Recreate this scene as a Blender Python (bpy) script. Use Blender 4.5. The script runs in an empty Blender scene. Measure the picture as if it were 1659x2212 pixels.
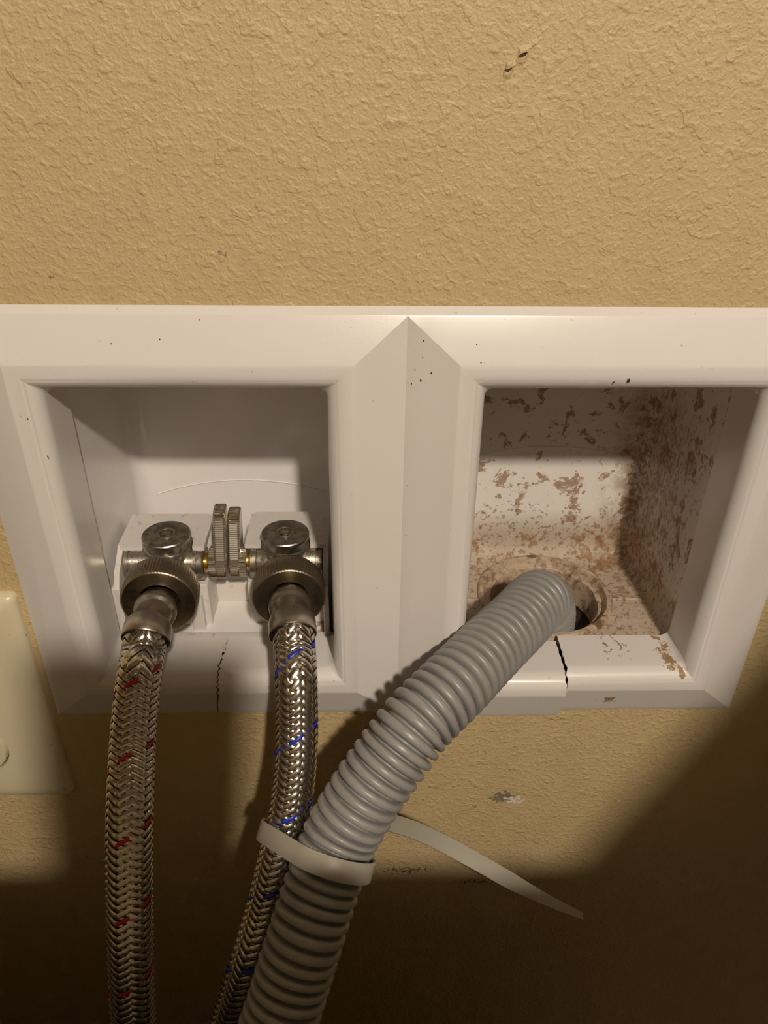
import bpy, bmesh, math, random
from mathutils import Vector, Matrix, noise
random.seed(7)
PI = math.pi
Z0 = 1150.0                      # height of the trim's top edge above the floor, mm
def W(x, y, z): return Vector((x/1000, y/1000, (z+Z0)/1000))

# ------------------------------------------------------------------ camera
SC = bpy.context.scene
FPX, YAW, PIT, ROL = 1689.617, 0.02776, 0.55737, 0.01258
CAM = W(-13.81, -250, 77.28)
F_ = Vector((math.sin(YAW)*math.cos(PIT), math.cos(YAW)*math.cos(PIT), -math.sin(PIT)))
R_ = Vector((math.cos(YAW), -math.sin(YAW), 0)); U_ = R_.cross(F_)
c_, s_ = math.cos(ROL), math.sin(ROL)
R_, U_ = c_*R_ + s_*U_, -s_*R_ + c_*U_
cd = bpy.data.cameras.new('camera'); cam = bpy.data.objects.new('camera', cd)
SC.collection.objects.link(cam); SC.camera = cam
cd.sensor_fit = 'HORIZONTAL'; cd.sensor_width = 36; cd.lens = FPX/1659*36
cd.clip_start = 0.005
M = Matrix((R_, U_, -F_)).transposed().to_4x4(); M.translation = CAM
cam.matrix_world = M

# ------------------------------------------------------------------ light
wd = bpy.data.worlds.new('world'); SC.world = wd; wd.use_nodes = True
wd.node_tree.nodes['Background'].inputs[0].default_value = (.9, .75, .55, 1)
wd.node_tree.nodes['Background'].inputs[1].default_value = 0.01
BULB = W(176, -856, 697); BULB_R = 0.026; BULB_POWER = 1500.0; BULB_COL = (1.0, .86, .70)
SC.view_settings.view_transform = 'Standard'; SC.view_settings.look = 'None'
SC.view_settings.gamma = 1; SC.view_settings.use_curve_mapping = False
SC.view_settings.exposure = 0.0
SC.cycles.max_bounces = 8; SC.cycles.diffuse_bounces = 5; SC.cycles.glossy_bounces = 4; SC.cycles.transmission_bounces = 2

# ------------------------------------------------------------------ helpers
COL = SC.collection
def mat(name, col, rough=.5, metal=0, **kw):
    m = bpy.data.materials.new(name); m.use_nodes = True
    b = m.node_tree.nodes['Principled BSDF']
    b.inputs['Base Color'].default_value = (*col, 1); b.inputs['Roughness'].default_value = rough
    b.inputs['Metallic'].default_value = metal
    for k, v in kw.items(): b.inputs[k].default_value = v
    return m
class NT:
    def __init__(s, m): s.t = m.node_tree; s.b = s.t.nodes['Principled BSDF']
    def n(s, typ, **kw):
        nd = s.t.nodes.new(typ)
        for k, v in kw.items():
            if k[0] == '_': nd.inputs[k[1:].replace('_', ' ')].default_value = v
            else: setattr(nd, k, v)
        return nd
    def l(s, a, b): s.t.links.new(a, b)
    def obj(s): return s.n('ShaderNodeTexCoord').outputs['Object']
    def mapped(s, v, scale):
        m = s.n('ShaderNodeVectorMath', operation='MULTIPLY'); s.l(v, m.inputs[0]); m.inputs[1].default_value = scale
        return m.outputs[0]
    def noise(s, v, scale, detail=4, rough=.5, dist=0):
        q = s.n('ShaderNodeTexNoise', _Scale=scale, _Detail=detail, _Roughness=rough, _Distortion=dist); s.l(v, q.inputs['Vector'])
        return q.outputs['Fac']
    def ss(s, v, a, b, c=0, d=1):
        q = s.n('ShaderNodeMapRange', interpolation_type='SMOOTHSTEP')
        s.l(v, q.inputs[0])
        for i, x in enumerate((a, b, c, d)): q.inputs[i+1].default_value = x
        return q.outputs[0]
    def m(s, op, a, b=None):
        q = s.n('ShaderNodeMath', operation=op)
        for i, x in enumerate((a, b)):
            if x is None: continue
            if isinstance(x, (int, float)): q.inputs[i].default_value = x
            else: s.l(x, q.inputs[i])
        return q.outputs[0]
    def mix(s, f, a, b):
        q = s.n('ShaderNodeMix', data_type='RGBA'); s.l(f, q.inputs[0])
        for i, x in ((6, a), (7, b)):
            if isinstance(x, tuple): q.inputs[i].default_value = (*x, 1)
            else: s.l(x, q.inputs[i])
        return q.outputs[2]
    def bump(s, h, dist, strength=1, prev=None):
        q = s.n('ShaderNodeBump'); q.inputs['Strength'].default_value = strength; q.inputs['Distance'].default_value = dist
        s.l(h, q.inputs['Height'])
        if prev is not None: s.l(prev, q.inputs['Normal'])
        return q.outputs[0]
    def blob(s, v, cx, cz, rx, rz):     # soft elliptical spot in x,z
        a = s.n('ShaderNodeVectorMath', operation='SUBTRACT'); s.l(v, a.inputs[0]); a.inputs[1].default_value = (cx, 0, cz)
        b = s.n('ShaderNodeVectorMath', operation='MULTIPLY'); s.l(a.outputs[0], b.inputs[0]); b.inputs[1].default_value = (1/rx, 0, 1/rz)
        c = s.n('ShaderNodeVectorMath', operation='LENGTH'); s.l(b.outputs[0], c.inputs[0])
        return s.ss(c.outputs['Value'], 0, 1, 1, 0)

def build(name, bm, m, parent=None, smooth=35, **props):
    bmesh.ops.remove_doubles(bm, verts=bm.verts, dist=1e-6)
    bmesh.ops.recalc_face_normals(bm, faces=bm.faces)
    if parent is not None: bmesh.ops.translate(bm, verts=bm.verts, vec=-root_loc(parent))
    me = bpy.data.meshes.new(name); bm.to_mesh(me); bm.free()
    if smooth:
        for p in me.polygons: p.use_smooth = True
        me.set_sharp_from_angle(angle=math.radians(smooth))
    me.materials.append(m)
    o = bpy.data.objects.new(name, me); COL.objects.link(o); o.parent = parent
    for k, v in props.items(): o[k] = v
    return o
def root_loc(o):
    l = Vector(o.location)
    while o.parent: o = o.parent; l += o.location
    return l
def thing(name, label, cat, loc, group=None):
    o = bpy.data.objects.new(name, None); COL.objects.link(o); o.location = loc
    o.empty_display_size = .01; o['label'] = label; o['category'] = cat
    if group: o['group'] = group
    return o
def box(bm, a, b, bev=0):          # a,b corners in mm
    x0, y0, z0 = a; x1, y1, z1 = b
    vs = [bm.verts.new(W(x, y, z)) for x in (x0, x1) for y in (y0, y1) for z in (z0, z1)]
    fs = [bm.faces.new([vs[i] for i in q]) for q in ((0,1,3,2),(4,6,7,5),(0,4,5,1),(2,3,7,6),(0,2,6,4),(1,5,7,3))]
    if bev:
        es = list({e for f in fs for e in f.edges})
        bmesh.ops.bevel(bm, geom=es, offset=bev/1000, segments=3, profile=.5, affect='EDGES')
def prism(bm, pts, ax, t0, t1):    # outline pts (2D mm) extruded along axis ax from t0 to t1
    def P(p, t):
        if ax == 'z': return W(p[0], p[1], t)
        if ax == 'y': return W(p[0], t, p[1])
        return W(t, p[0], p[1])
    A = [bm.verts.new(P(p, t0)) for p in pts]; B = [bm.verts.new(P(p, t1)) for p in pts]
    n = len(pts)
    for i in range(n): bm.faces.new((A[i], A[(i+1) % n], B[(i+1) % n], B[i]))
    bm.faces.new(A); bm.faces.new(B[::-1])
def lathe(bm, prof, org, axis, n=64, caps=(False, False), rf=None):
    """prof: (t, r) mm along axis from org (world mm tuple). rf(k, ang, r) may alter the radius"""
    ax = Vector(axis).normalized(); u = ax.orthogonal().normalized(); v = ax.cross(u)
    o = W(*org); rings = []
    for k, (t, r) in enumerate(prof):
        ring = []
        for i in range(n):
            a = 2*PI*i/n; rr = rf(k, a, r) if rf else r
            ring.append(bm.verts.new(o + ax*t/1000 + (u*math.cos(a) + v*math.sin(a))*rr/1000))
        rings.append(ring)
    for A, B in zip(rings, rings[1:]):
        for i in range(n): bm.faces.new((A[i], A[(i+1) % n], B[(i+1) % n], B[i]))
    if caps[0]: bm.faces.new(rings[0][::-1])
    if caps[1]: bm.faces.new(rings[-1])
    return rings
def catmull(P, step):
    P = [Vector(p) for p in P]; P = [2*P[0]-P[1]] + P + [2*P[-1]-P[-2]]
    raw = []
    for i in range(1, len(P)-2):
        a, b, c, d = P[i-1:i+3]
        for j in range(24):
            t = j/24
            raw.append(.5*((2*b)+(c-a)*t+(2*a-5*b+4*c-d)*t*t+(3*b-a-3*c+d)*t**3))
    raw.append(P[-2])
    for _ in range(30): raw = [raw[0]] + [(raw[i-1]+2*raw[i]+raw[i+1])/4 for i in range(1, len(raw)-1)] + [raw[-1]]
    L = [0]
    for a, b in zip(raw, raw[1:]): L.append(L[-1]+(b-a).length)
    n = int(L[-1]/step); out = []; k = 0
    for i in range(n+1):
        s = L[-1]*i/n
        while k < len(L)-2 and L[k+1] < s: k += 1
        out.append(raw[k].lerp(raw[k+1], (s-L[k])/(L[k+1]-L[k])))
    return out, L[-1]
class Path:                        # arc-length curve (mm) with a twist-free frame
    def __init__(s, pts, step=.5, ref=(1, 0, 0)):
        s.p, s.L = catmull(pts, step); n = len(s.p); s.st = s.L/(n-1)
        s.t = [(s.p[min(i+1, n-1)]-s.p[max(i-1, 0)]).normalized() for i in range(n)]
        u = Vector(ref); s.u = []
        for t in s.t:
            u = (u - t*u.dot(t)).normalized(); s.u.append(u.copy())
    def at(s, d):
        q = min(max(d/s.st, 0), len(s.p)-1.001); i = int(q); f = q-i
        t = s.t[i].lerp(s.t[i+1], f).normalized(); u = s.u[i].lerp(s.u[i+1], f); u = (u-t*u.dot(t)).normalized()
        return s.p[i].lerp(s.p[i+1], f), t, u, t.cross(u)
    def pt(s, d, a, r):
        p, t, u, v = s.at(d); q = p+(u*math.cos(a)+v*math.sin(a))*r
        return W(*q)
def P3(x, y, d):                   # helper: picture point at a distance along the lens axis -> mm
    v = CAM + (F_ + (x-829.5)/FPX*R_ - (y-1106)/FPX*U_)*d/1000
    return Vector((v.x*1000, v.y*1000, v.z*1000-Z0))

# ------------------------------------------------------------------ materials
def at_wall(px, py, y=0.0):
    d = F_ + (px-829.5)/FPX*R_ - (py-1106)/FPX*U_
    v = CAM + d*((y/1000-CAM.y)/d.y); return (v.x*1000, v.z*1000-Z0)
M_wall = mat('tan_wall_paint', (.60, .46, .245), .55)
t = NT(M_wall); o = t.obj()
n1 = t.noise(o, 420, 2, .45, .15); n2 = t.noise(o, 950, 3, .5, .1); n3 = t.noise(o, 70, 2); n4 = t.noise(o, 170, 1, .4, .1)
h1 = t.ss(n1, .46, .70); h2 = t.ss(n2, .36, .72)
hh = t.m('ADD', t.m('MULTIPLY', h1, .8), t.m('MULTIPLY', h2, .45))
hh = t.m('ADD', hh, t.m('MULTIPLY', n3, .3)); hh = t.m('ADD', hh, t.m('MULTIPLY', t.ss(n4, .60, .66), .7))
t.l(t.bump(hh, .0004, .62), t.b.inputs['Normal'])
colr = t.mix(t.ss(n3, .3, .7), (.585, .447, .236), (.615, .475, .255))
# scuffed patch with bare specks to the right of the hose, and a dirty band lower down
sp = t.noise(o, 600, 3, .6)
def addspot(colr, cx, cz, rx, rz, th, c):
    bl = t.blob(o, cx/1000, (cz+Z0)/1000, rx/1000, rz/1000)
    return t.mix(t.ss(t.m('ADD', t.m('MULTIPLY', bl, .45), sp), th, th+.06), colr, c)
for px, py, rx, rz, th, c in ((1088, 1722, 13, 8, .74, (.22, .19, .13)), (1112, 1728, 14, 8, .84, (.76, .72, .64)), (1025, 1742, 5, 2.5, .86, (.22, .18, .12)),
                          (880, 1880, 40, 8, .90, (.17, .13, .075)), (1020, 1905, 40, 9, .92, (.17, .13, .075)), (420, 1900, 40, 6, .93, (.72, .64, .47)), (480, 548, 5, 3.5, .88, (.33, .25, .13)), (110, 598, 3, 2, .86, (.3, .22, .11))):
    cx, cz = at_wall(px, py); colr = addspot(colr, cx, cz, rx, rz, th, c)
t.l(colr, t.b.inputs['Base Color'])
M_white = mat('white_plastic', (.80, .765, .74), .26)
t = NT(M_white); o = t.obj()
dn = t.noise(o, 420, 3, .6); t.l(t.mix(t.ss(dn, .70, .78), (.80, .765, .74), (.50, .43, .35)), t.b.inputs['Base Color'])
t.l(t.bump(t.noise(o, 900, 2), .00006, .4), t.b.inputs['Normal'])
M_recess = mat('glossy_white_plastic', (.86, .835, .82), .18)
t = NT(M_recess); o = t.obj()
bl = t.blob(o, -.030, -.158, .014, .004)
t.l(t.mix(t.ss(t.m('ADD', t.m('MULTIPLY', bl, .5), t.noise(o, 220, 5, .65)), .72, .86), (.86, .835, .82), (.34, .23, .12)), t.b.inputs['Base Color'])
t.l(t.bump(t.noise(o, 60, 2), .0006, .25), t.b.inputs['Normal'])
M_clip = mat('dusty_white_plastic', (.74, .70, .66), .45)
t = NT(M_clip); o = t.obj()
t.l(t.mix(t.ss(t.noise(o, 260, 5, .65), .56, .72), (.74, .70, .67), (.50, .43, .36)), t.b.inputs['Base Color'])
M_dark = mat('black_gap', (.012, .010, .008), .8)
M_ivory = mat('ivory_plastic', (.74, .66, .47), .32)
t = NT(M_ivory); o = t.obj()
t.l(t.mix(t.ss(t.noise(o, 300, 3, .6), .68, .76), (.74, .66, .47), (.42, .34, .22)), t.b.inputs['Base Color'])
M_grey = mat('grey_hose_plastic', (.285, .285, .28), .36)
t = NT(M_grey); o = t.obj()
t.l(t.mix(t.ss(t.noise(o, 160, 5, .6), .42, .62), (.275, .275, .27), (.305, .30, .29)), t.b.inputs['Base Color'])
M_tie = mat('milky_nylon', (.43, .41, .355), .42)
M_tie.node_tree.nodes['Principled BSDF'].inputs['Subsurface Weight'].default_value = .25
M_tie.node_tree.nodes['Principled BSDF'].inputs['Subsurface Scale'].default_value = .002
M_tie.node_tree.nodes['Principled BSDF'].inputs['Subsurface Radius'].default_value = (1, .9, .7)
def metal(name, c1, c2, r1, r2, sc=300, bump=0):
    m = mat(name, c1, r1, 1); t = NT(m); o = t.obj(); n = t.noise(o, sc, 6, .65)
    f = t.ss(n, .40, .62); t.l(t.mix(f, c1, c2), t.b.inputs['Base Color'])
    t.l(t.ss(n, .40, .62, r1, r2), t.b.inputs['Roughness'])
    if bump: t.l(t.bump(n, bump, .5), t.b.inputs['Normal'])
    return m
M_nickel = metal('weathered_nickel', (.58, .54, .46), (.40, .37, .31), .24, .42, 500, .00005)
M_cap = metal('stained_nickel_cap', (.36, .34, .29), (.50, .48, .43), .30, .5, 260)
M_sock = metal('grimy_socket', (.10, .08, .06), (.45, .42, .36), .5, .6, 900)
M_nut = metal('bronzed_nickel', (.40, .34, .25), (.33, .28, .20), .30, .40, 400)
M_ferrule = metal('satin_steel', (.52, .48, .41), (.46, .42, .36), .30, .36, 400)
M_lever = mat('polished_nickel', (.74, .69, .60), .24, 1)
M_brass = mat('brass', (.95, .60, .18), .25, 1)
M_braid = metal('braided_steel_wire', (.70, .65, .57), (.52, .48, .41), .20, .32, 900)
M_core = mat('dark_hose_core', (.11, .09, .07), .5)
M_red = mat('red_tracer', (.42, .012, .02), .4)
M_blue = mat('blue_tracer', (.012, .03, .42), .4)

# mould and rust marks inside the drain box (a dirt of its own on the plastic)
def grimy(name, floor_bias):
    m = mat(name, (.86, .83, .80), .3); t = NT(m); o = t.obj()
    sx = t.n('ShaderNodeSeparateXYZ'); t.l(o, sx.inputs[0]); X, Y, Zc = sx.outputs
    lo = t.ss(Zc, -.118, -.140, 0, 1)               # grows towards the floor of the box
    rt = t.ss(X, .108, .120, 0, 1)                  # right-hand side wall
    rtop = t.m('MULTIPLY', rt, t.ss(Zc, -.035, -.085, .25, 1))
    rtop = t.m('MULTIPLY', rtop, t.ss(Y, .012, .035, .35, 1))
    o2 = t.mapped(o, (1, 1, .45))
    big = t.noise(o, 48, 3, .55, .4); fine = t.noise(t.mapped(o, (1, 1, .6)), 500, 6, .7, .3); fine0 = t.noise(o, 380, 6, .68, .3)
    mx = t.n('ShaderNodeMix', data_type='FLOAT'); t.l(rt, mx.inputs[0]); t.l(fine0, mx.inputs[2]); t.l(fine, mx.inputs[3]); fine = mx.outputs[0]; mid = t.noise(o, 105, 8, .66, .5)
    # separate brown blotches on the back
    f1 = t.m('ADD', t.m('MULTIPLY', mid, .75), t.m('MULTIPLY', big, .50))
    f1 = t.m('ADD', f1, t.m('MULTIPLY', t.ss(Zc, -.118, -.150), .01))
    blot = t.ss(f1, .675, .70)
    blot = t.m('MULTIPLY', blot, t.ss(fine, .36, .50, .25, 1))
    # speckle
    crn = t.m('MULTIPLY', t.ss(X, .098, .119), t.ss(Zc, -.048, -.085))
    crn = t.m('MULTIPLY', crn, t.ss(Y, .03, .06))
    f2 = t.m('ADD', fine, t.m('MULTIPLY', t.m('MAXIMUM', lo, rtop), .10)); f2 = t.m('ADD', f2, t.m('MULTIPLY', crn, .03))
    spk = t.ss(f2, .63, .69)
    film = t.m('MULTIPLY', t.m('MAXIMUM', t.ss(Zc, -.128, -.146), t.m('MULTIPLY', rtop, .62)), t.ss(t.noise(o, 120, 8, .75), .30, .52, .72, 1))
    c = t.mix(t.m('MULTIPLY', film, floor_bias), (.86, .83, .80), (.46, .36, .25))
    c = t.mix(t.m('MULTIPLY', t.m('MULTIPLY', crn, t.ss(t.noise(o, 150, 7, .75), .40, .60)), .65), c, (.30, .17, .075))
    c = t.mix(t.m('MULTIPLY', blot, .8), c, (.30, .155, .06))
    c = t.mix(t.m('MULTIPLY', spk, .7), c, (.21, .125, .07))
    t.l(c, t.b.inputs['Base Color'])
    t.l(t.m('ADD', t.m('MULTIPLY', t.m('MAXIMUM', film, blot), .4), .28), t.b.inputs['Roughness'])
    t.l(t.bump(fine, .0004, .5), t.b.inputs['Normal'])
    return m
M_grime = grimy('mouldy_white_plastic', .85)
M_collar = metal('x', (1, 1, 1), (1, 1, 1), .5, .5)
M_collar = mat('grimy_collar_plastic', (.5, .4, .3), .5)
t = NT(M_collar); o = t.obj(); q = t.noise(o, 240, 7, .7)
c = t.mix(t.ss(q, .45, .63), (.56, .44, .32), (.28, .18, .11)); c = t.mix(t.ss(t.noise(o, 90, 4), .58, .66), c, (.16, .10, .06))
t.l(c, t.b.inputs['Base Color']); t.l(t.bump(q, .0005, .6), t.b.inputs['Normal'])
M_trimR = mat('white_trim_plastic_spotted', (.80, .765, .74), .26)
t = NT(M_trimR); o = t.obj(); dn = t.noise(o, 420, 3, .6); st = t.noise(o, 260, 6, .7, .5)
c = t.mix(t.ss(dn, .70, .78), (.80, .765, .74), (.50, .43, .35))
for cx, cz, rx, rz, th in ((117, -154.5, 12, 2.6, .86), (121, -156, 5, 5, .80), (92, -172, 13, 9, .86), (88, -25, 12, 2.5, .98), (95, -154, 30, 1.5, .98)):
    bl = t.blob(o, cx/1000, cz/1000, rx/1000, rz/1000)
    c = t.mix(t.ss(t.m('ADD', t.m('MULTIPLY', bl, .45), st), th, th+.05), c, (.36, .24, .12))
t.l(c, t.b.inputs['Base Color'])

# ------------------------------------------------------------------ room
def rect_wall(name, pts, m):
    bm = bmesh.new(); bm.faces.new([bm.verts.new(Vector(p)) for p in pts]); return build(name, bm, m, smooth=0, kind='structure')
bm = bmesh.new()                       # the wall with the opening the two boxes sit in
xs = (-2600, -127, 127, 2400); zs = (-Z0, -178, -20, 1450)
vv = {(i, j, k): bm.verts.new(W(xs[i], 0 if k == 0 else 100, zs[j])) for i in range(4) for j in range(4) for k in range(2)}
for k in range(2):
    for i in range(3):
        for j in range(3):
            if (i, j) != (1, 1): bm.faces.new([vv[i, j, k], vv[i+1, j, k], vv[i+1, j+1, k], vv[i, j+1, k]])
ring = [(1, 1), (2, 1), (2, 2), (1, 2)]
for a, b in zip(ring, ring[1:]+ring[:1]): bm.faces.new([vv[(*a, 0)], vv[(*b, 0)], vv[(*b, 1)], vv[(*a, 1)]])
ring = [(0, 0), (3, 0), (3, 3), (0, 3)]
for a, b in zip(ring, ring[1:]+ring[:1]): bm.faces.new([vv[(*a, 0)], vv[(*b, 0)], vv[(*b, 1)], vv[(*a, 1)]])
wall = build('wall_back', bm, M_wall, smooth=0, kind='structure')
M_floor = mat('floor_vinyl', (.22, .17, .12), .5)
M_ceil = mat('ceiling_paint', (.75, .72, .66), .8)
X0, X1, Y0, H = -2.6, 2.4, -4.2, 2.6
rect_wall('floor', ((X0, Y0, 0), (X1, Y0, 0), (X1, .1, 0), (X0, .1, 0)), M_floor)
rect_wall('ceiling', ((X0, Y0, H), (X1, Y0, H), (X1, .1, H), (X0, .1, H)), M_ceil)
rect_wall('wall_left', ((X0, Y0, 0), (X0, .1, 0), (X0, .1, H), (X0, Y0, H)), M_wall)
rect_wall('wall_right', ((X1, Y0, 0), (X1, .1, 0), (X1, .1, H), (X1, Y0, H)), M_wall)
rect_wall('wall_front', ((X0, Y0, 0), (X1, Y0, 0), (X1, Y0, H), (X0, Y0, H)), M_wall)

# crack where the wall paint has lifted
bm = bmesh.new()
ck = [(1090, 152, .5), (1100, 151, 1.3), (1108, 145, .8), (1113, 134, .25), (1118, 122, .9), (1128, 119, 1.5), (1138, 116, 1.0), (1143, 108, .2), (1152, 99, .3), (1157, 95, .1)]
for off, hgt in ((0, 0),):
    top, bot = [], []
    for x, y, w in ck:
        a = at_wall(x, y)
        top.append((bm.verts.new(W(a[0], -.25, a[1]+w*.45)), bm.verts.new(W(a[0], .4, a[1]+w*.45))))
        bot.append((bm.verts.new(W(a[0], -.25, a[1]-w*.45)), bm.verts.new(W(a[0], .4, a[1]-w*.45))))
    for i in range(len(ck)-1):
        bm.faces.new((top[i][0], top[i+1][0], bot[i+1][0], bot[i][0]))
        bm.faces.new((top[i][0], top[i+1][0], top[i+1][1], top[i][1]))
        bm.faces.new((bot[i][0], bot[i+1][0], bot[i+1][1], bot[i][1]))
build('paint_crack', bm, mat('crack_shadow', (.07, .045, .025), .9), wall, smooth=0)
bm = bmesh.new()                       # curled lip of paint under and over the crack
for sgn in (1, -1):
    prev = None
    for x, y, w in ck:
        a = at_wall(x, y)
        rowv = [bm.verts.new(W(a[0]+.3*sgn, -h, a[1]+sgn*(w*.4+d))) for d, h in ((0, .55*min(w, 1)+.1), (.8, .45*min(w, 1)+.1), (2.2, -.1))]
        if prev:
            for j in range(2): bm.faces.new((prev[j], rowv[j], rowv[j+1], prev[j+1]))
        prev = rowv
build('paint_lip', bm, M_wall, wall)

# ------------------------------------------------------------------ wall boxes
FW, FH = 149, 181.4
def frame_mesh(x0, x1, crack):
    bm = bmesh.new(); NC = 6
    L = [(0, 0, 0, .0, 0), (0, 2.4, 0, 2.3, 0), (.5, 3.0, .5, 2.6, 0), (16.6, 16.6, 16.6, 8.05, 0)]
    for k in range(1, 5): L.append((16.6+2.2*math.sin(math.radians(k*5)) /math.sin(math.radians(20)),)*3+(8.05+.45*(1-(1-k/4)**2), 0))
    L += [(20.4, 20.4, 20.4, 8.5, 0)]
    for k in range(1, 15):
        a = k/14*PI/2; L.append((20.4+6.6*math.sin(a),)*3+(2.0+6.5*math.cos(a), max(0, (k-4)/10)**1.5*4.0))
    L += [(27.0+.1, 27.1, 27.1, .0, 4.2), (27.1, 27.1, 27.3, -8, 4.2), (27.15, 27.15, 27.5, -16, 4.2), (26.0, 26.0, 26.2, -16, 5.2), (26.0, 26.0, 26.2, -1, 5.2)]
    rings = []
    for us, ut, ub, h, rad in L:
        a0, a1, b0, b1 = x0+us, x1-us, -FH+ub, -ut; ring = []
        for cx, cz, st in ((a1-rad, b1-rad, 0), (a0+rad, b1-rad, 90), (a0+rad, b0+rad, 180), (a1-rad, b0+rad, 270)):
            for i in range(NC+1):
                an = math.radians(st+90*i/NC); ring.append(bm.verts.new(W(cx+rad*math.cos(an), -h, cz+rad*math.sin(an))))
        rings.append(ring)
    n = len(rings[0])
    for A, B in zip(rings, rings[1:]):
        for i in range(n): bm.faces.new((A[i], A[(i+1) % n], B[(i+1) % n], B[i]))
    bmesh.ops.remove_doubles(bm, verts=bm.verts, dist=2e-6)
    def cut(x):
        g = list(bm.verts)+list(bm.edges)+list(bm.faces)
        return bmesh.ops.bisect_plane(bm, geom=g, plane_co=W(x, 0, 0), plane_no=(1, 0, 0))['geom_cut']
    def cuty(h):
        g = [f for f in bm.faces if f.calc_center_median().z < W(0, 0, -150).z]
        g = g+list({e for f in g for e in f.edges})+list({v for f in g for v in f.verts})
        bmesh.ops.bisect_plane(bm, geom=g, plane_co=W(0, -h, 0), plane_no=(0, 1, 0))
    for h in (-2, -4, -6, -8, -10, -12, -14, 1, 3.5, 5, 6.5): cuty(h)
    if crack == 'left': xc = -76
    else:
        xc = 71.5
        for x in range(6, 70, 4): cut(x)
    gc = cut(xc)
    es = [e for e in gc if isinstance(e, bmesh.types.BMEdge) and e.verts[0].co.z < W(0, 0, -150).z and e.verts[1].co.z < W(0, 0, -150).z]
    bmesh.ops.split_edges(bm, edges=es)
    for v in bm.verts:
        z = v.co.z*1000-Z0; x = v.co.x*1000; y = v.co.y*1000
        if z > -150: continue
        if abs(x-xc) < .01 and v.link_faces:
            side = 1 if v.link_faces[0].calc_center_median().x*1000 > xc else -1
            s = (y+9)/25 if z > -160 else -(z+160)/22*.9   # 0 at the ridge, grows both ways
            if crack == 'left':
                j = (-2.6*(-(z+159)/22) if z < -159 else (1.6*max(0, s-.35)-1.0*max(0, .35-s)*0))
                j += .35*math.sin(y*2.1+z*1.9)+.3*math.sin(z*3.3+y)
                g = .28 if z < -157 else .22+.75*max(0, s-.1)
                if y > 13: g = .12
            else:
                j = .25*math.sin(y*1.3)+.2*math.sin(z*2.1); g = .14+.12*(y > 5)
            v.co.x += (j+side*g)/1000
        if crack == 'right':
            side = -1
            if abs(x-xc) < .01: side = 1 if v.link_faces[0].calc_center_median().x*1000 > xc else -1
            if x < xc+.01 and side == -1:
                q = min(max((x-8)/28, 0), 1); q = q*q*(3-2*q)
                v.co.z -= 2.5*q/1000; v.co.y -= .9*q/1000; v.co.z += 0
    return bm
def recess_mesh(x0, x1, z0, z1, yf, yb, hole=None):
    bm = bmesh.new(); R = 7; NC = 6; rings = []
    ys = [yf+(yb-9-yf)*i/34 for i in range(35)]
    prof = [(y, 0) for y in ys]+[(yb-9+9*math.sin(a), 9*(1-math.cos(a))) for a in [PI/2*k/6 for k in range(1, 7)]]
    nx, nz = 48, 20
    for y, ins in prof:
        a0, a1, b0, b1 = x0+ins, x1-ins, z0+ins, z1-ins; rad = R if ins < 7 else 4
        rad = 5
        ring = []
        segs = (((a1-rad, b1-rad), 0, nx, (-1, 0)), ((a0+rad, b1-rad), 90, nz, (0, -1)), ((a0+rad, b0+rad), 180, nx, (1, 0)), ((a1-rad, b0+rad), 270, nz, (0, 1)))
        for (cx, cz), st, ns, d in segs:
            for i in range(NC+1):
                an = math.radians(st+90*i/NC); ring.append((cx+rad*math.cos(an), cz+rad*math.sin(an)))
            lx, lz = ring[-1]; ln = (a1-a0-2*rad) if d[0] else (b1-b0-2*rad)
            for i in range(1, ns): ring.append((lx+d[0]*ln*i/ns, lz+d[1]*ln*i/ns))
        rings.append([bm.verts.new(W(x, y, z)) for x, z in ring])
    n = len(rings[0])
    for A, B in zip(rings, rings[1:]):
        for i in range(n): bm.faces.new((A[i], A[(i+1) % n], B[(i+1) % n], B[i]))
    bm.faces.new(rings[-1])
    if hole:
        hx, hy, hr = hole
        dl = [f for f in bm.faces if f.calc_center_median().z < W(0, 0, z0+1).z and
              (f.calc_center_median().x*1000-hx)**2+(f.calc_center_median().y*1000-hy)**2 < hr*hr]
        bmesh.ops.delete(bm, geom=dl, context='FACES')
    return bm
def tube(bm, pts, r, n=8):
    P = Path(pts, 1.0, (0, 1, .01)); k = len(P.p)
    rings = [[bm.verts.new(P.pt(P.L*i/(k-1), 2*PI*j/n, r)) for j in range(n)] for i in range(k)]
    for A, B in zip(rings, rings[1:]):
        for j in range(n): bm.faces.new((A[j], A[(j+1) % n], B[(j+1) % n], B[j]))
    bm.faces.new(rings[0][::-1]); bm.faces.new(rings[-1])

ZF = -158.0; YB = 85.0
# left box: water supply
boxL = thing('outlet_box', 'white plastic wall box holding the two water shutoff valves, left of the pair', 'outlet box', W(0, 0, 0))
build('trim_frame', frame_mesh(-FW, -.01, 'left'), M_white, boxL, 15)
rc = build('recess', recess_mesh(-124.4, -25.2, ZF, -25.0, 11, YB), M_recess, boxL)
bm = bmesh.new()
tube(bm, [(x, YB-.05, z) for x, z in [at_wall(*q, YB) for q in ((298, 1086), (350, 1064), (420, 1046), (500, 1037), (570, 1038), (640, 1046), (700, 1062))]], .35)
build('mould_line', bm, M_recess, rc)
bm = bmesh.new(); box(bm, (-121, 17.5, ZF-1), (-28, 23, ZF+1.6), .8); build('front_lip', bm, M_clip, rc)
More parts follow.
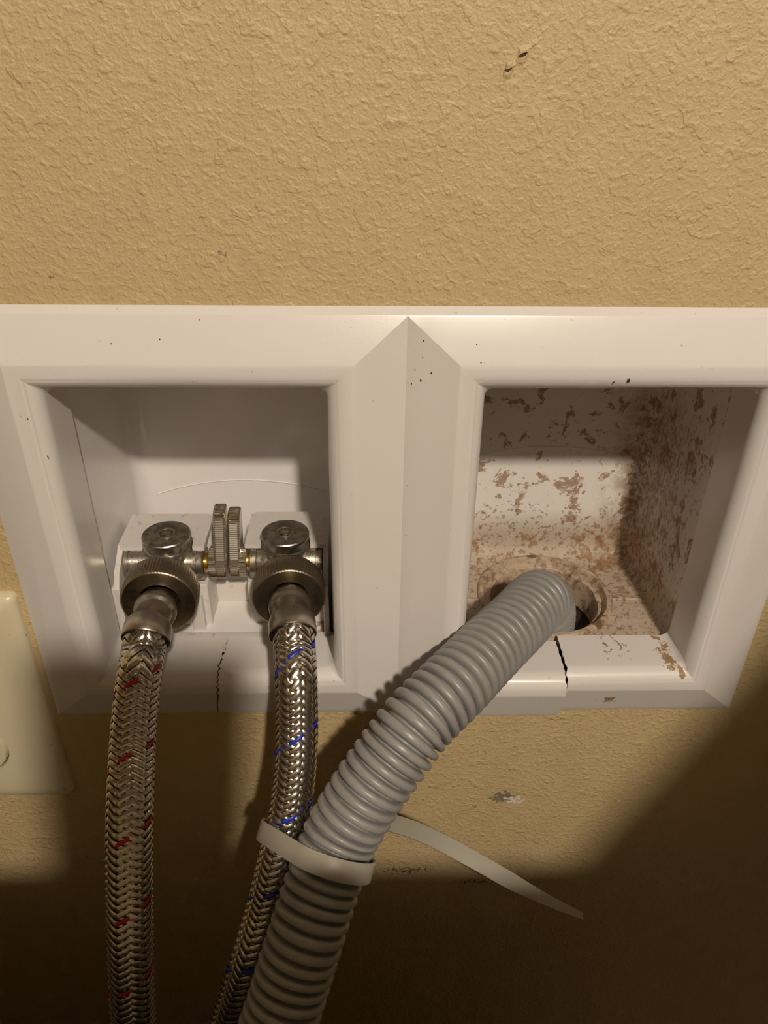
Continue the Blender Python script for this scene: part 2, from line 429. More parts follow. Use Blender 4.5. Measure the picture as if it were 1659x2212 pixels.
# right box: drain
boxR = thing('outlet_box', 'white plastic wall box stained brown with mould, right of the pair, drain inside', 'outlet box', W(0, 0, 0))
build('trim_frame', frame_mesh(.01, FW, 'right'), M_trimR, boxR, 15)
HX, HY = 73, 50
rc = build('recess', recess_mesh(25.4, 123.4, ZF, -25.2, 11, YB, (HX, HY, 29.5)), M_grime, boxR)
bm = bmesh.new()
tube(bm, [(x, YB-.05, z) for x, z in [at_wall(*q, YB) for q in ((1035, 984), (1090, 972), (1150, 965), (1230, 966), (1300, 974), (1350, 986))]], .3)
build('mould_line', bm, M_grime, rc)
for a, b in ((27, HX-31.5), (HX+31.5, 119)):
    bm = bmesh.new(); tube(bm, [(a, HY-3, ZF), ((a+b)/2, HY-3, ZF+.1), (b, HY-3, ZF)], .55); build('floor_seam', bm, M_grime, rc)
bm = bmesh.new()
lathe(bm, [(-3, 33), (0.2, 32.6), (1.5, 32.2), (2.2, 31.2), (2.2, 29.6), (1.0, 29.0), (-1.8, 28.6), (-2.4, 28.2), (-2.4, 27.0), (-1.8, 26.6), (-2.2, 26.0), (-4.5, 25.5), (-8, 25.2), (-17, 25)],
      (HX, HY, ZF), (0, 0, 1), 96, rf=lambda k, a, r: r+.12*math.sin(a*7+k)+.1*math.sin(a*19))
build('drain_collar', bm, M_collar, boxR)
bm = bmesh.new(); lathe(bm, [(-12, 25.3), (-19, 25.2)], (HX, HY, ZF), (0, 0, 1), 48, (False, True)); build('standpipe', bm, mat('dirty_pipe_dark_depth', (.03, .02, .013), .7), boxR)  # short pipe, coloured near black to stand for its shaded depth

def specks(spots, parent, sgn):
    bm = bmesh.new()
    for px, py, r in spots:
        y = -5.0
        for _ in range(8):
            x, z = at_wall(px, py, y); u = min(abs(x), abs(x-sgn*FW), -z)
            y = -(2.6+(u-.5)/16.1*5.45) if u < 16.6 else -8.5
        bmesh.ops.create_icosphere(bm, subdivisions=2, radius=r/1000, matrix=Matrix.Translation(W(x, y, z)) @ Matrix.Diagonal((.8, .35, 1.2, 1)))
    return build('dirt_specks', bm, M_speck, parent, kind='stuff')
M_speck = mat('dark_dirt', (.05, .03, .02), .7)
specks([(915, 736, .3), (913, 772, .22), (909, 822, .42), (889, 829, .3), (1039, 784, .3), (1358, 822, .65), (1326, 826, .3), (1030, 744, .2), (932, 806, .35)], boxR, 1)
specks([(240, 742, .2), (430, 690, .2), (60, 905, .3), (103, 986, .3), (345, 733, .25)], boxL, -1)
# ------------------------------------------------------------------ valves
def arc(cx, cy, r, a0, a1, n): return [(cx+r*math.cos(math.radians(a0+(a1-a0)*i/n)), cy+r*math.sin(math.radians(a0+(a1-a0)*i/n))) for i in range(n+1)]
def lever_mesh(cx, cy, cz, hub_dir, top, w, tilt):
    # outline in (y,z) around the shaft: round hub below, long paddle up with a rounded end
    rh, rt = 7.4, 5.0
    pts = []
    dz = top-rt
    base = arc(0, 0, rh, 215, -35, 30)[::-1]                      # hub bottom from right side round to left side
    base = arc(0, 0, rh, 180, 360, 34)
    pts = base + [(rh-1.2*k/4, 2+3*k/4) for k in range(0, 5)]
    neck = [(rh-1.2-(rh-1.2-rt+.0)*((k+1)/12), 5+(dz-5)*(k+1)/12) for k in range(12)]
    pts += neck + arc(0, dz, rt, 0, 180, 26)[1:]
    pts += [(-p[0], p[1]) for p in neck[::-1]] + [(-p[0], p[1]) for p in [(rh-1.2*k/4, 2+3*k/4) for k in range(0, 5)][::-1]]
    # resample evenly so the knurl has one pitch
    cl = pts+[pts[0]]; L = [0]
    for a, b in zip(cl, cl[1:]): L.append(L[-1]+math.hypot(b[0]-a[0], b[1]-a[1]))
    teeth = int(L[-1]/1.05); n = teeth*4; out = []; k = 0
    for i in range(n):
        s = L[-1]*i/n
        while L[k+1] < s: k += 1
        f = (s-L[k])/max(L[k+1]-L[k], 1e-9); out.append((cl[k][0]+(cl[k+1][0]-cl[k][0])*f, cl[k][1]+(cl[k+1][1]-cl[k][1])*f))
    bm = bmesh.new(); rings = []
    for dx, ins in ((-w/2, 1.0), (-w/2+.3, .4), (-w/2+.9, 0), (w/2-.9, 0), (w/2-.3, .4), (w/2, 1.0)):
        ring = []
        for i, (y, z) in enumerate(out):
            a, b = out[i-1], out[(i+1) % n]; nx, nz = (b[1]-a[1]), -(b[0]-a[0]); l = math.hypot(nx, nz) or 1
            g = (0, .18, .35, .18)[i % 4]+ins
            y2, z2 = y-nx/l*g, z-nz/l*g
            ring.append(bm.verts.new(W(cx+dx+tilt*z2, cy+y2, cz+z2)))
        rings.append(ring)
    for A, B in zip(rings, rings[1:]):
        for i in range(n): bm.faces.new((A[i], A[(i+1) % n], B[(i+1) % n], B[i]))
    bm.faces.new(rings[0]); bm.faces.new(rings[-1][::-1])
    # thicker knurled boss on the valve side of the hub
    def rf(k, a, r): return r-(.3 if int(a/(2*PI)*180) % 4 == 2 else .15 if int(a/(2*PI)*180) % 4 in (1, 3) else 0)
    d = hub_dir
    lathe(bm, [(w/2-.6, 7.3), (w/2+2.4, 7.3), (w/2+2.9, 6.6)], (cx, cy, cz), (d, 0, 0), 180, (False, True), rf)
    return bm
def valve(label, cx, cy, cz, xa, xb, side, lev_x, lev_top, tilt):
    """cx: post axis; xa: closed end of the body; xb: shaft end towards the levers; side: +1 lever to the right"""
    v = thing('shutoff_valve', label, 'valve', W(cx, cy, cz-8))
    bm = bmesh.new(); s = side
    lb = abs(xb-xa); a = (s, 0, 0)
    lathe(bm, [(0, 6.2), (.1, 7.2), (.5, 7.8), (2.2, 7.8), (2.4, 7.4), (2.9, 7.4), (3.1, 8.0), (lb*.5, 8.1), (lb*.68, 8.1), (lb*.74, 7.6), (lb-3.4, 7.4), (lb-3.1, 7.9), (lb-.7, 7.9), (lb-.2, 7.4), (lb, 6.6)],
          (xa, cy, cz), a, 64, (True, True))
    lathe(bm, [(-4, 9.2), (5.4, 9.6), (7.6, 10.2), (8.4, 10.35), (9.1, 10.2), (9.5, 9.6)], (cx, cy, cz), (0, 0, 1), 72, (True, True))
    lathe(bm, [(0, 7.5), (9, 9.2), (16, 9.2), (16, 12.4), (24, 12.4)], (cx, cy, cz), (0, -1, 0), 48, (True, True))
    build('valve_body', bm, M_nickel, v)
    bm = bmesh.new()          # round cap with a hexagon socket
    def hexr(k, ang, r):
        if k >= 7: q = (ang % (PI/3))-PI/6; return r*math.cos(PI/6)/math.cos(q)
        return r
    lathe(bm, [(9.3, 9.5), (10.0, 9.6), (12.2, 9.8), (13.6, 10.5), (14.6, 10.5), (15.1, 10.1), (15.25, 3.7), (15.0, 3.2), (12.2, 3.0), (12.0, .3)], (cx, cy, cz), (0, 0, 1), 72, (False, True), hexr)
    cp = build('cap', bm, M_cap, v)
    bm = bmesh.new(); rr = 3.75
    rg_ = [[bm.verts.new(W(cx+(rr+q*math.cos(b))*math.cos(a), cy+(rr+q*math.cos(b))*math.sin(a), cz+15.2+q*math.sin(b))) for b in [2*PI*j/8 for j in range(8)]] for a in [2*PI*i/40 for i in range(40)] for q in (.28,)]
    for i in range(40):
        for j in range(8): bm.faces.new((rg_[i][j], rg_[(i+1) % 40][j], rg_[(i+1) % 40][(j+1) % 8], rg_[i][(j+1) % 8]))
    build('socket_rim', bm, M_nickel, cp)
    bm = bmesh.new(); lathe(bm, [(12.6, 2.9), (12.7, 2.9)], (cx, cy, cz), (0, 0, 1), 6, (True, True)); build('socket_floor', bm, M_sock, cp, 0)
    bm = bmesh.new(); lathe(bm, [(0, 4.2), (.1, 4.6), (1.6, 4.6), (1.7, 4.2)], (xb-.1*s, cy, cz), a, 40, (True, True)); build('brass_washer', bm, M_brass, v)
    build('lever', lever_mesh(lev_x, cy, cz, -s, lev_top, 5.2, tilt), M_lever, v, 28)
    return v
VZ = -126.0
valve('nickel shutoff valve on the left, above the hose with the red tracer', -100.2, 34.5, VZ, -119.5, -84.5, 1, -77.3, 29.5, .055)
valve('nickel shutoff valve on the right, above the hose with the blue tracer', -49.0, 36.0, VZ-.5, -32.6, -65.0, -1, -71.5, 27.5, .055)
# white saddles that carry the valves
def bracket(cx, cy, xa, xl, sgn):
    bm = bmesh.new()
    x_end = xa-sgn*1.2                       # outer side
    x_in = xl
    y0, y1 = cy-2.0, cy+25.0
    # top plate with a round cut for the post
    cut = [(cx+math.cos(math.radians(q))*10.9, cy+math.sin(math.radians(q))*10.9) for q in range(0, 181, 12)]
    cut = [p for p in cut if p[1] >= y0]
    pts = [(cx+10.9, y0)]+cut[1:-1]+[(cx-10.9, y0)]
    ends = sorted((x_end, x_in))
    lo, hi = ends
    outl = pts+[(lo, y0)]+[(lo+(1.5 if sgn > 0 else 0), y1-2), (lo+(3 if sgn > 0 else 2), y1)]+[(hi-(2 if sgn > 0 else 3.5), y1), (hi-(0 if sgn > 0 else 1.5), y1-2), (hi, y0)]
    prism(bm, outl, 'z', VZ+7.6, VZ+9.6)
    # side wall wrapping the closed end of the body
    so = x_end+sgn*1.1; si = x_end-sgn*1.2
    a = sorted((so, si))
    prof = [(y0-13, ZF), (y0-13, VZ-4), (y0-9, VZ+2), (y0-1, VZ+7), (y0+1.5, VZ+9.2), (y1, VZ+9.2), (y1, ZF)]
    prism(bm, prof, 'x', a[0], a[1])
    # bed under the body, back upright, foot
    a = sorted((x_end, x_in)); box(bm, (a[0], cy-5, ZF), (a[1], y1-3, VZ-9), .5)
    box(bm, (a[0], y1-6, ZF), (a[1], y1-2, VZ+8), .4)
    f = sorted((x_end-sgn*2.6, x_end-sgn*5.2)); box(bm, (f[0], y0-9, ZF), (f[1], y0+2, VZ-7), .5)
    if sgn > 0: box(bm, (x_in-8, cy-9, ZF), (x_in-2.5, cy+5, VZ-12.5), .5)
    return bm
build('valve_bracket', bracket(-100.2, 34.5, -119.5, -84.2, 1), M_clip, boxL, 30)
build('valve_bracket', bracket(-49.0, 36, -32.6, -66.8, -1), M_clip, boxL, 30)
bm = bmesh.new(); box(bm, (-86, 47, ZF), (-64, 55, -146), .5); build('bracket_bridge', bm, M_clip, boxL)

# ------------------------------------------------------------------ braided supply hoses
def braided(label, pts, nut_c, nut_ax, ro_nut, ferr, phase, tracer_mat, tracer_label, pitch, off):
    h = thing('braided_hose', label, 'hose', W(*pts[0]), 'braided supply hoses')
    ax = Vector(nut_ax).normalized(); RO = 7.95; N = 10
    # coupling nut, knurled on its rim
    bm = bmesh.new(); o = Vector(nut_c)-ax*14
    def rf(k, a, r):
        if 3 <= k <= 5: return r-(.28 if int(a/(2*PI)*216+.5) % 3 == 0 else 0)
        return r
    prof = [(0, ro_nut-2.6), (0.3, ro_nut-1.4), (2.4, ro_nut-.5), (3.0, ro_nut), (7, ro_nut), (12.4, ro_nut), (12.9, ro_nut-.5), (13.1, ro_nut-.9), (12.2, ro_nut-3.2), (12.0, 8.2)]
    lathe(bm, prof, tuple(o), ax, 216, (True, False), rf); build('coupling_nut', bm, M_nut, h, 40)
    # ferrule: bead, neck and crimped sleeve, its axis bending down into the hose
    P = Path([tuple(Vector(nut_c)-ax*4), tuple(Vector(nut_c)+ax*1), *ferr], .5, (1, 0, 0))
    prof = [(1.0, 6.5), (6.3, 7.4), (6.8, 8.2), (7.8, 8.6), (9.4, 8.6), (10.3, 8.2), (10.9, 7.2), (11.7, 6.85), (16.2, 6.85), (17.2, 7.1), (18.6, 8.1), (20.0, 9.1), (21.2, 9.4), (P.L-.4, 9.4), (P.L, 9.2), (P.L, 8.6), (P.L-5, 8.4)]
    bm = bmesh.new(); n = 64
    rings = [[bm.verts.new(P.pt(d, 2*PI*j/n, r)) for j in range(n)] for d, r in prof]
    for A, B in zip(rings, rings[1:]):
        for j in range(n): bm.faces.new((A[j], A[(j+1) % n], B[(j+1) % n], B[j]))
    build('ferrule', bm, M_ferrule, h, 40)
    hp = Path(pts, .4, (1, 0, 0))
    bm = bmesh.new(); n = 32; k = int(hp.L/2)
    rings = [[bm.verts.new(hp.pt(hp.L*i/k, 2*PI*j/n, RO-.75)) for j in range(n)] for i in range(k+1)]
    for A, B in zip(rings, rings[1:]):
        for j in range(n): bm.faces.new((A[j], A[(j+1) % n], B[(j+1) % n], B[j]))
    build('inner_tube', bm, M_core, h)
    # the weave: two sets of flat ribbons, over two and under two
    def ribbon(bm, sgn, idx, wid):
        hs = wid/2; s0 = idx*pitch/N+off; turns0 = -s0/pitch; steps = 12*N
        i0 = int(math.floor(turns0*steps)); i1 = int((hp.L-s0)/pitch*steps)+1; prev = None
        slope = pitch/(2*PI*RO); al = math.atan(slope)
        for i in range(i0, i1):
            th = 2*PI*i/steps; d = s0+pitch*i/steps
            if d < 0 or d > hp.L: prev = None; continue
            ang = sgn*th+phase
            q = math.sin(ang*N/2); q = max(-1, min(1, q*1.9)); lift = sgn*q*.30
            row = []
            for w, dr in ((-1, -.14), (-.5, .02), (0, .06), (.5, .02), (1, -.14)):
                dd = d+w*hs*math.cos(al); da = -sgn*w*hs*math.sin(al)/RO
                row.append(bm.verts.new(hp.pt(dd, ang+da, RO+lift+dr)))
            if prev:
                for j in range(4): bm.faces.new((prev[j], row[j], row[j+1], prev[j+1]))
            prev = row
    bm = bmesh.new()
    for i in range(N):
        ribbon(bm, -1, i, 1.85)
        if i: ribbon(bm, 1, i, 1.85)
    build('wire_braid', bm, M_braid, h, 60, kind='stuff')
    bm = bmesh.new(); ribbon(bm, 1, 0, 1.4); build('tracer_thread', bm, tracer_mat, h, 60, label=tracer_label)
    return h
def lay(pts, k0, k1, n): return [tuple(P3(x, y, d*(k0+(k1-k0)*min(i/n, 1)))) for i, (x, y, d) in enumerate(pts)]
red = [(-98.0, -13.5, -122.6), (-98.6, -18.0, -124.0), (-99.0, -23.0, -128)]+lay([(302, 1450, 297), (293, 1530, 296), (286, 1620, 295), (282, 1720, 292), (280, 1820, 292), (280, 1920, 292), (281, 2020, 293), (285, 2120, 297), (290, 2230, 303), (296, 2330, 308), (303, 2450, 316)], .985, .95, 4)
blue = [(-42.6, -10.0, -123.3), (-42.0, -14.5, -125.6), (-41.5, -19.6, -130.2)]+lay([(640, 1470, 304), (641, 1550, 307), (640, 1620, 309), (633, 1700, 312), (620, 1780, 315), (602, 1850, 315), (578, 1950, 316), (546, 2060, 316), (508, 2180, 322), (473, 2280, 328), (440, 2380, 334)], .985, .95, 4)
braided('braided steel water hose with red tracer thread, hanging from the left valve', red, (-98.3, 2.2, -124.0), (.05, -1, 0), 15.6,
        [(-98.3, -4, -123.2), (-98.2, -10, -122.6), (-98.2, -15.5, -122.9), (-98.3, -19.5, -124.3)], 1.2, M_red, 'red woven tracer thread', 26.3, -3.4)
braided('braided steel water hose with blue tracer thread, cable-tied to the grey drain hose', blue, (-45.6, 6.5, -126.0), (.10, -1, 0), 15.2,
        [(-44.8, 1, -124.9), (-43.8, -5, -124.2), (-42.9, -10.5, -124.2), (-42.3, -15.5, -125.6)], 2.9, M_blue, 'blue woven tracer thread', 29.0, -7.0)

# ------------------------------------------------------------------ corrugated drain hose
KG = .95
grey = [(72.8, 40, -175.5), (72.3, 38.5, -168), (70.8, 35.7, -156), (66.5, 28.5, -146.0)]+[tuple(P3(x, y, d)) for x, y, d in (
    (1160, 1300, 343), (1119, 1343, 329), (1074, 1386, 317), (1036, 1424, 308), (980, 1482, 297), (905, 1556, 289), (853, 1625, 286), (804, 1693, 285), (768, 1750, 285), (735, 1807, 285), (696, 1912, 282), (665, 2010, 279), (636, 2100, 278), (612, 2180, 277), (560, 2330, 276), (515, 2450, 278))]
gp = Path(grey, .5, (1, 0, 0)); RG = 14.6
bm = bmesh.new(); n = 56; PT = 4.45; prof = []

rib = [(0, 10.9), (.10, 10.95), (.145, 11.8), (.17, 13.0), (.22, 13.85), (.31, 14.4), (.42, 14.6), (.53, 14.65), (.64, 14.6), (.74, 14.4), (.83, 13.85), (.89, 13.0), (.915, 11.8), (.955, 10.95)]
d0 = 0
while True:
    PT = 3.5+.75*min(max((d0-35)/30, 0), 1)+.3*min(max((d0-110)/50, 0), 1)
    if d0+PT > gp.L: break
    for f, r in rib: prof.append((d0+f*PT, r*KG))
    d0 += PT
rings = [[bm.verts.new(gp.pt(d, 2*PI*j/n, r)) for j in range(n)] for d, r in prof]
for A, B in zip(rings, rings[1:]):
    for j in range(n): bm.faces.new((A[j], A[(j+1) % n], B[(j+1) % n], B[j]))
hs = build('drain_hose', bm, M_grey, None, 80, category='hose', label='corrugated grey plastic drain hose bending out of the stained right box')

# ------------------------------------------------------------------ cable tie
tie = thing('cable_tie', 'white nylon cable tie binding the grey drain hose to the blue-marked hose', 'cable tie', P3(700, 1880, 283)/1000+Vector((0, 0, Z0/1000)))
A, B, Cc = P3(566, 1798, 293.5), P3(802, 1882, 283), P3(708, 1873, 269)
e1 = (B-A).normalized(); nrm = e1.cross(Cc-A).normalized(); e2 = nrm.cross(e1)
if e2.y > 0: e2 = -e2; 
if nrm.z < 0: nrm = -nrm
def hit(P):
    best = min(P.p, key=lambda q: abs((q-A).dot(nrm))); return best
g0 = hit(gp); bp = Path(blue, .4); b0 = hit(bp)
def to2(p): return ((p-A).dot(e1), (p-A).dot(e2))
ga, ba = to2(g0), to2(b0)
dx, dy = ga[0]-ba[0], ga[1]-ba[1]; dl = math.hypot(dx, dy); base = math.atan2(dy, dx); rg, rb = 14.6, 9.0
tilt = math.asin((rg-rb)/dl)
loop = []
for i in range(41):
    a = base-PI/2-tilt + (PI+2*tilt)*i/40; loop.append((ga[0]+rg*math.cos(a), ga[1]+rg*math.sin(a)))
for i in range(25):
    a = base+PI/2+tilt + (PI-2*tilt)*i/24; loop.append((ba[0]+rb*math.cos(a), ba[1]+rb*math.sin(a)))
def band(bm, pts, nors, wids, closed, th=1.1, wdir=None):
    prev = None; first = None
    for p, nn, w in zip(pts, nors, wids):
        wd_ = wdir(p, nn) if callable(wdir) else wdir
        row = [bm.verts.new(W(*(p+nn*t_+wd_*s_*w/2))) for t_, s_ in ((0, -.94), (th*.3, -1), (th*.75, -1), (th, -.9), (th, .9), (th*.75, 1), (th*.3, 1), (0, .94))]
        if prev:
            for j in range(8): bm.faces.new((prev[j], row[j], row[(j+1) % 8], prev[(j+1) % 8]))
        else: first = row
        prev = row
    if closed:
        for j in range(8): bm.faces.new((prev[j], first[j], first[(j+1) % 8], prev[(j+1) % 8]))
    else: bm.faces.new(first); bm.faces.new(prev)
pts3 = [A+e1*u+e2*v for u, v in loop]; m = len(pts3); nors = []
for i in range(m):
    t_ = (pts3[(i+1) % m]-pts3[i-1]).normalized(); nn = t_.cross(nrm)
    if nn.dot(pts3[i]-(g0+b0)/2) < 0: nn = -nn
    nors.append(nn)
bm = bmesh.new(); band(bm, pts3, nors, [7.4]*m, True, 1.2, nrm); build('strap', bm, M_tie, tie, 40)
tp = [P3(805, 1772, 304), P3(845, 1779, 322), P3(900, 1796, 341), P3(960, 1824, 354), P3(1030, 1862, 360), P3(1100, 1902, 364), P3(1180, 1945, 367), P3(1230, 1968, 369), P3(1257, 1979, 370)]
TP = Path([tuple(q) for q in tp], 2.0); wid = []
for i in range(len(TP.p)):
    f = i/(len(TP.p)-1); wid.append(7.6 if f < .72 else 7.6-(f-.72)/.28*4.6)
def wd2(p, nn): return nn
tn, twd = [], []
for i, p in enumerate(TP.p):
    view = (Vector((CAM.x*1000, CAM.y*1000, CAM.z*1000-Z0))-p).normalized()
    v_ = (view*.9+Vector((0, 0, .35))).normalized(); w_ = TP.t[i].cross(v_).normalized(); tn.append(w_.cross(TP.t[i]).normalized()); twd.append(w_)
bm = bmesh.new(); it = iter(twd); band(bm, TP.p, tn, wid, False, 1.0, lambda p, nn: next(it)); build('tail', bm, M_tie, tie, 40)
bm = bmesh.new()
hc = A+e1*(ga[0]+rg*.35)+e2*(ga[1]-rg*1.18)
for sx in (0,):
    vs = []
    for a in (-4.6, 4.6):
        for b in (-3.4, 3.4):
            for c2 in (-4.6, 4.6): vs.append(bm.verts.new(W(*(hc+e1*a*.8+e2*b+nrm*c2))))
    fs = [bm.faces.new([vs[i] for i in q]) for q in ((0,1,3,2),(4,6,7,5),(0,4,5,1),(2,3,7,6),(0,2,6,4),(1,5,7,3))]
    bmesh.ops.bevel(bm, geom=list({e for f in fs for e in f.edges}), offset=.0007, segments=2, affect='EDGES')
build('head', bm, M_tie, tie, 40)

# ------------------------------------------------------------------ electrical cover plate at the left
ep = thing('cover_plate', 'ivory electrical cover plate on the wall left of the boxes', 'cover plate', W(-190.5, 0, -174.7))
x0, x1, z0, z1 = -228.5, -152.5, -234.4, -115.2
bm = bmesh.new(); rings = []
RC = 17.0; OC = [(-190.5, -155.2), (-190.5, -198.6)]
for ins, y, rad in ((0, 0, 3), (0, -2.0, 3), (.5, -3.2, 3), (1.6, -4.2, 3), (3.2, -5.0, 2.6), (6, -5.7, 2), (9, -6.0, 2)):
    ring = []
    for cx, cz, st in ((x1-ins-rad, z1-ins-rad, 0), (x0+ins+rad, z1-ins-rad, 90), (x0+ins+rad, z0+ins+rad, 180), (x1-ins-rad, z0+ins+rad, 270)):
        for i in range(6):
            an = math.radians(st+90*i/5); ring.append(bm.verts.new(W(cx+rad*math.cos(an), y, cz+rad*math.sin(an))))
    rings.append(ring)
for Aq, Bq in zip(rings, rings[1:]):
    for i in range(24): bm.faces.new((Aq[i], Aq[(i+1) % 24], Bq[(i+1) % 24], Bq[i]))
# face with two round openings
inner = rings[-1]; edges = [bm.edges.get((inner[i], inner[(i+1) % 24])) for i in range(24)]
for cx, cz in OC:
    c0 = [bm.verts.new(W(cx+RC*math.cos(2*PI*i/64), -6, cz+RC*math.sin(2*PI*i/64))) for i in range(64)]
    c1 = [bm.verts.new(W(cx+(RC-.4)*math.cos(2*PI*i/64), -3, cz+(RC-.4)*math.sin(2*PI*i/64))) for i in range(64)]
    for i in range(64):
        bm.faces.new((c0[i], c0[(i+1) % 64], c1[(i+1) % 64], c1[i])); edges.append(bm.edges.get((c0[i], c0[(i+1) % 64])))
bmesh.ops.triangle_fill(bm, use_beauty=True, edges=edges)
build('plate', bm, M_ivory, ep, 30)
for cx, cz in OC:
    bm = bmesh.new(); lathe(bm, [(1.5, RC-.75), (5.6, RC-.8), (6.5, RC-1.5), (6.6, RC-3)], (cx, 0, cz), (0, -1, 0), 64, (True, True))
    rcp = build('receptacle_face', bm, M_ivory, ep, 40)
    for sx, hh_ in ((-6.3, 8), (6.3, 6.5)):
        bm = bmesh.new(); box(bm, (cx+sx-.8, -6.75, cz+1), (cx+sx+.8, -6.5, cz+1+hh_)); build('slot', bm, M_dark, rcp, 0)
    bm = bmesh.new(); lathe(bm, [(6.5, 2.4), (6.75, 2.4)], (cx, 0, cz-6), (0, -1, 0), 20, (True, True)); build('ground_hole', bm, M_dark, rcp, 0)
bm = bmesh.new(); lathe(bm, [(5.5, 3.6), (6.6, 3.4), (7.1, 2.4)], (-190.5, 0, -177), (0, -1, 0), 24, (True, True)); build('screw', bm, M_ivory, ep)

# ------------------------------------------------------------------ things just outside the picture that shade it
lamp = thing('pendant_lamp', 'warm bulb with an added shade against ceiling bounce, hanging on a cord from the ceiling behind the camera', 'lamp', (BULB.x, BULB.y, H))
def wm(v): return (v.x*1000, v.y*1000, v.z*1000-Z0)
M_bulb = bpy.data.materials.new('bulb_glow'); M_bulb.use_nodes = True
em = M_bulb.node_tree.nodes.new('ShaderNodeEmission'); em.inputs[0].default_value = (*BULB_COL, 1); em.inputs[1].default_value = BULB_POWER
M_bulb.node_tree.links.new(em.outputs[0], M_bulb.node_tree.nodes['Material Output'].inputs[0])
bm = bmesh.new(); bmesh.ops.create_uvsphere(bm, u_segments=32, v_segments=16, radius=BULB_R, matrix=Matrix.Translation(BULB)); build('bulb', bm, M_bulb, lamp)
bm = bmesh.new(); lathe(bm, [(BULB_R*1000-3, 13), (BULB_R*1000+14, 14), (BULB_R*1000+38, 17), (BULB_R*1000+44, 8), (BULB_R*1000+46, 3)], wm(BULB), (0, 0, 1), 32, (True, True)); build('socket', bm, mat('white_socket', (.7, .68, .62), .4), lamp)
bm = bmesh.new(); lathe(bm, [(BULB_R*1000+44, 2.5), (H*1000-BULB.z*1000, 2.5)], wm(BULB), (0, 0, 1), 10, (True, True)); build('cord', bm, mat('white_cord', (.6, .58, .52), .5), lamp)

bm = bmesh.new(); lathe(bm, [(66, 16), (64, 40), (52, 75), (30, 105), (4, 122), (-6, 126), (-6, 124), (4, 120), (29, 103), (50, 74), (62, 39), (64, 16)], wm(BULB), (0, 0, 1), 48); build('added_lamp_shade', bm, mat('black_added_shade', (.05, .05, .05), .4), lamp)  # dome added over the bulb to block light going up to the ceiling
M_phone = mat('phone_black', (.03, .03, .035), .3)
def oriented_box(bm, c, ax, ay, az, lo, hi, bev):
    vs = [bm.verts.new(c+ax*x/1000+ay*y/1000+az*z/1000) for x in (lo[0], hi[0]) for y in (lo[1], hi[1]) for z in (lo[2], hi[2])]
    fs = [bm.faces.new([vs[i] for i in q]) for q in ((0,1,3,2),(4,6,7,5),(0,4,5,1),(2,3,7,6),(0,2,6,4),(1,5,7,3))]
    bmesh.ops.bevel(bm, geom=list({e for f in fs for e in f.edges}), offset=bev/1000, segments=4, affect='EDGES')
ph = thing('smartphone', 'black smartphone held level behind the lens while taking the picture', 'phone', CAM-F_*.008)
bm = bmesh.new(); oriented_box(bm, CAM, R_, U_, F_, (-46, -130, -12), (21, 18, -4), 2.5); build('phone_body', bm, M_phone, ph)
bm = bmesh.new(); oriented_box(bm, CAM, R_, U_, F_, (-42, -126, -12.4), (17, 14, -11.8), .2); build('phone_screen', bm, mat('phone_glass', (.01, .01, .012), .08), ph)

M_wash = mat('washer_enamel', (.70, .68, .64), .25); M_cab = mat('dark_low_bounce_cabinet', (.06, .06, .065), .35)  # unseen cabinet kept dark and near the wall to cut bounce light
ws = thing('washing_machine', 'top-loading washing machine with unseen cabinet kept dark to shade the lower wall, standing in front of the wall boxes', 'washing machine', W(-200, -530, -Z0))
bm = bmesh.new(); box(bm, (-545, -870, -Z0+20), (145, -150, -225), 12); build('cabinet', bm, M_cab, ws)
bm = bmesh.new(); prism(bm, [(-222, -222), (-222, -40), (-226, -36), (-240, -36), (-248, -42), (-300, -222)], 'x', -545, 145); build('console', bm, M_wash, ws, 30)
bm = bmesh.new(); box(bm, (-505, -850, -222), (105, -330, -214), 4); build('lid', bm, M_wash, ws)
for fx in (-505, 105):
    for fy in (-840, -240):
        bm = bmesh.new(); lathe(bm, [(0, 20), (22, 18)], (fx, fy, -Z0), (0, 0, 1), 20, (True, True)); build('foot', bm, M_core, ws)
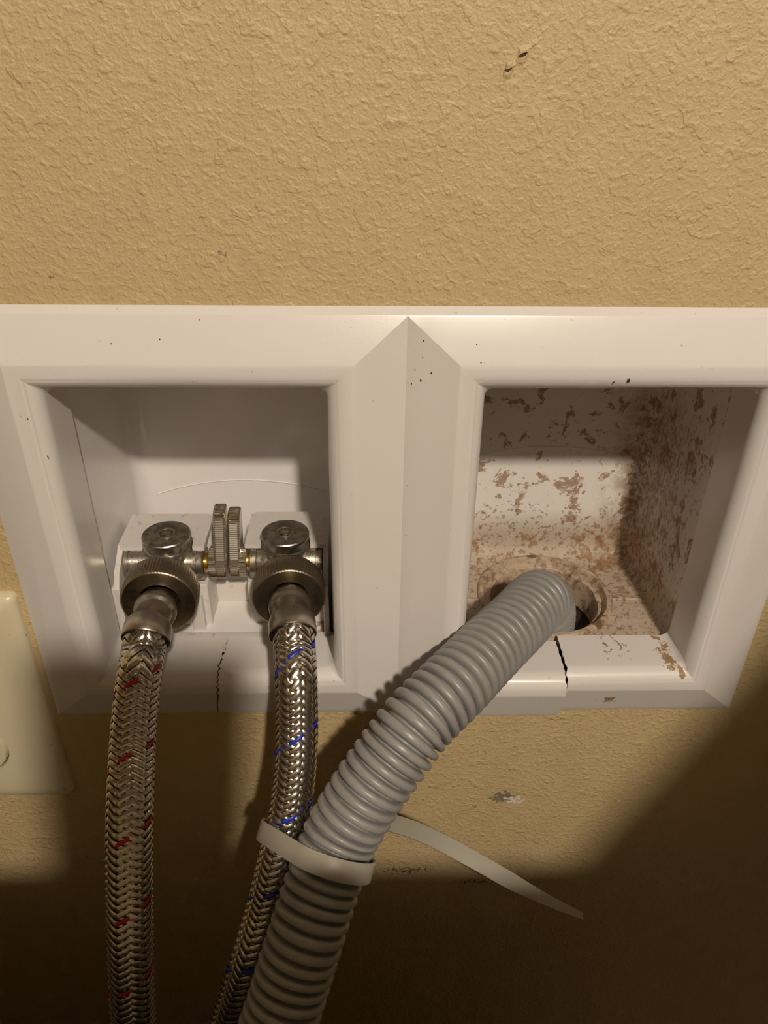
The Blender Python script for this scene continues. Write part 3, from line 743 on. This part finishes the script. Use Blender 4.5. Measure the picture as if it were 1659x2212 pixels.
bm = bmesh.new(); lathe(bm, [(0, 17.5), (.5, 18), (13, 17.2), (15.5, 16.2), (16, 14.5)], (7, -232, -36), (0, 0, 1), 48, (True, True), rf=lambda k, a, r: r-(.5 if k in (1, 2) and int(a/(2*PI)*48) % 2 else 0))
tag_ = build('hose_shade_cap', bm, mat('white_shade_cap_plastic', (.6, .58, .54), .4), None, category='shade cap', label='white ribbed cap added on top of the washing machine console to shade the hoses')  # unseen cap added to throw shade on the hoses below the tie
# unseen board added on the washer lid to cast the diagonal shadow
ib = thing('shadow_board', 'unseen cloth-covered board added on the washer, leaning right to cast the diagonal shadow', 'shadow board', W(60, -345, -214))
slope = .407; yb_ = -340
def lx(z): return 123+slope*(z-88)
zb, zt = -212, 560
ax_ = Vector((slope, 0, 1)).normalized(); px_ = Vector((1, 0, -slope)).normalized()
o0 = Vector((lx(zb), yb_, zb)); Lb = (zt-zb)/ax_.z
out = [(0, 0)]+[(0, Lb*q) for q in (.2, .4, .6, .75)]+[(8, Lb*.86), (35, Lb*.95), (90, Lb), (190, Lb), (245, Lb*.95), (272, Lb*.86)]+[(280, Lb*q) for q in (.75, .6, .4, .35)]
out += [(280, 280*slope*1.0+2)]
bm = bmesh.new(); f_ = [W(*(o0+px_*a+ax_*b)) for a, b in out]; back = [v+Vector((0, -.024, 0)) for v in f_]
Av = [bm.verts.new(v) for v in f_]; Bv = [bm.verts.new(v) for v in back]
for i in range(len(Av)): j = (i+1) % len(Av); bm.faces.new((Av[i], Av[j], Bv[j], Bv[i]))
bm.faces.new(Av); bm.faces.new(Bv[::-1])
build('shadow_board_panel', bm, mat('shadow_board_cloth', (.25, .3, .38), .9), ib, 30)
bm = bmesh.new()
for a in (90, 190):
    p0 = o0+px_*a+ax_*120+Vector((0, -32, 0)); p1 = o0+px_*a+ax_*(Lb*.85)+Vector((0, -32, 0)); tube(bm, [tuple(p0), tuple((p0+p1)/2), tuple(p1)], 8, 10)
build('shadow_board_legs', bm, M_ferrule, ib)
bpy.data.materials.remove(bpy.data.materials['x'])
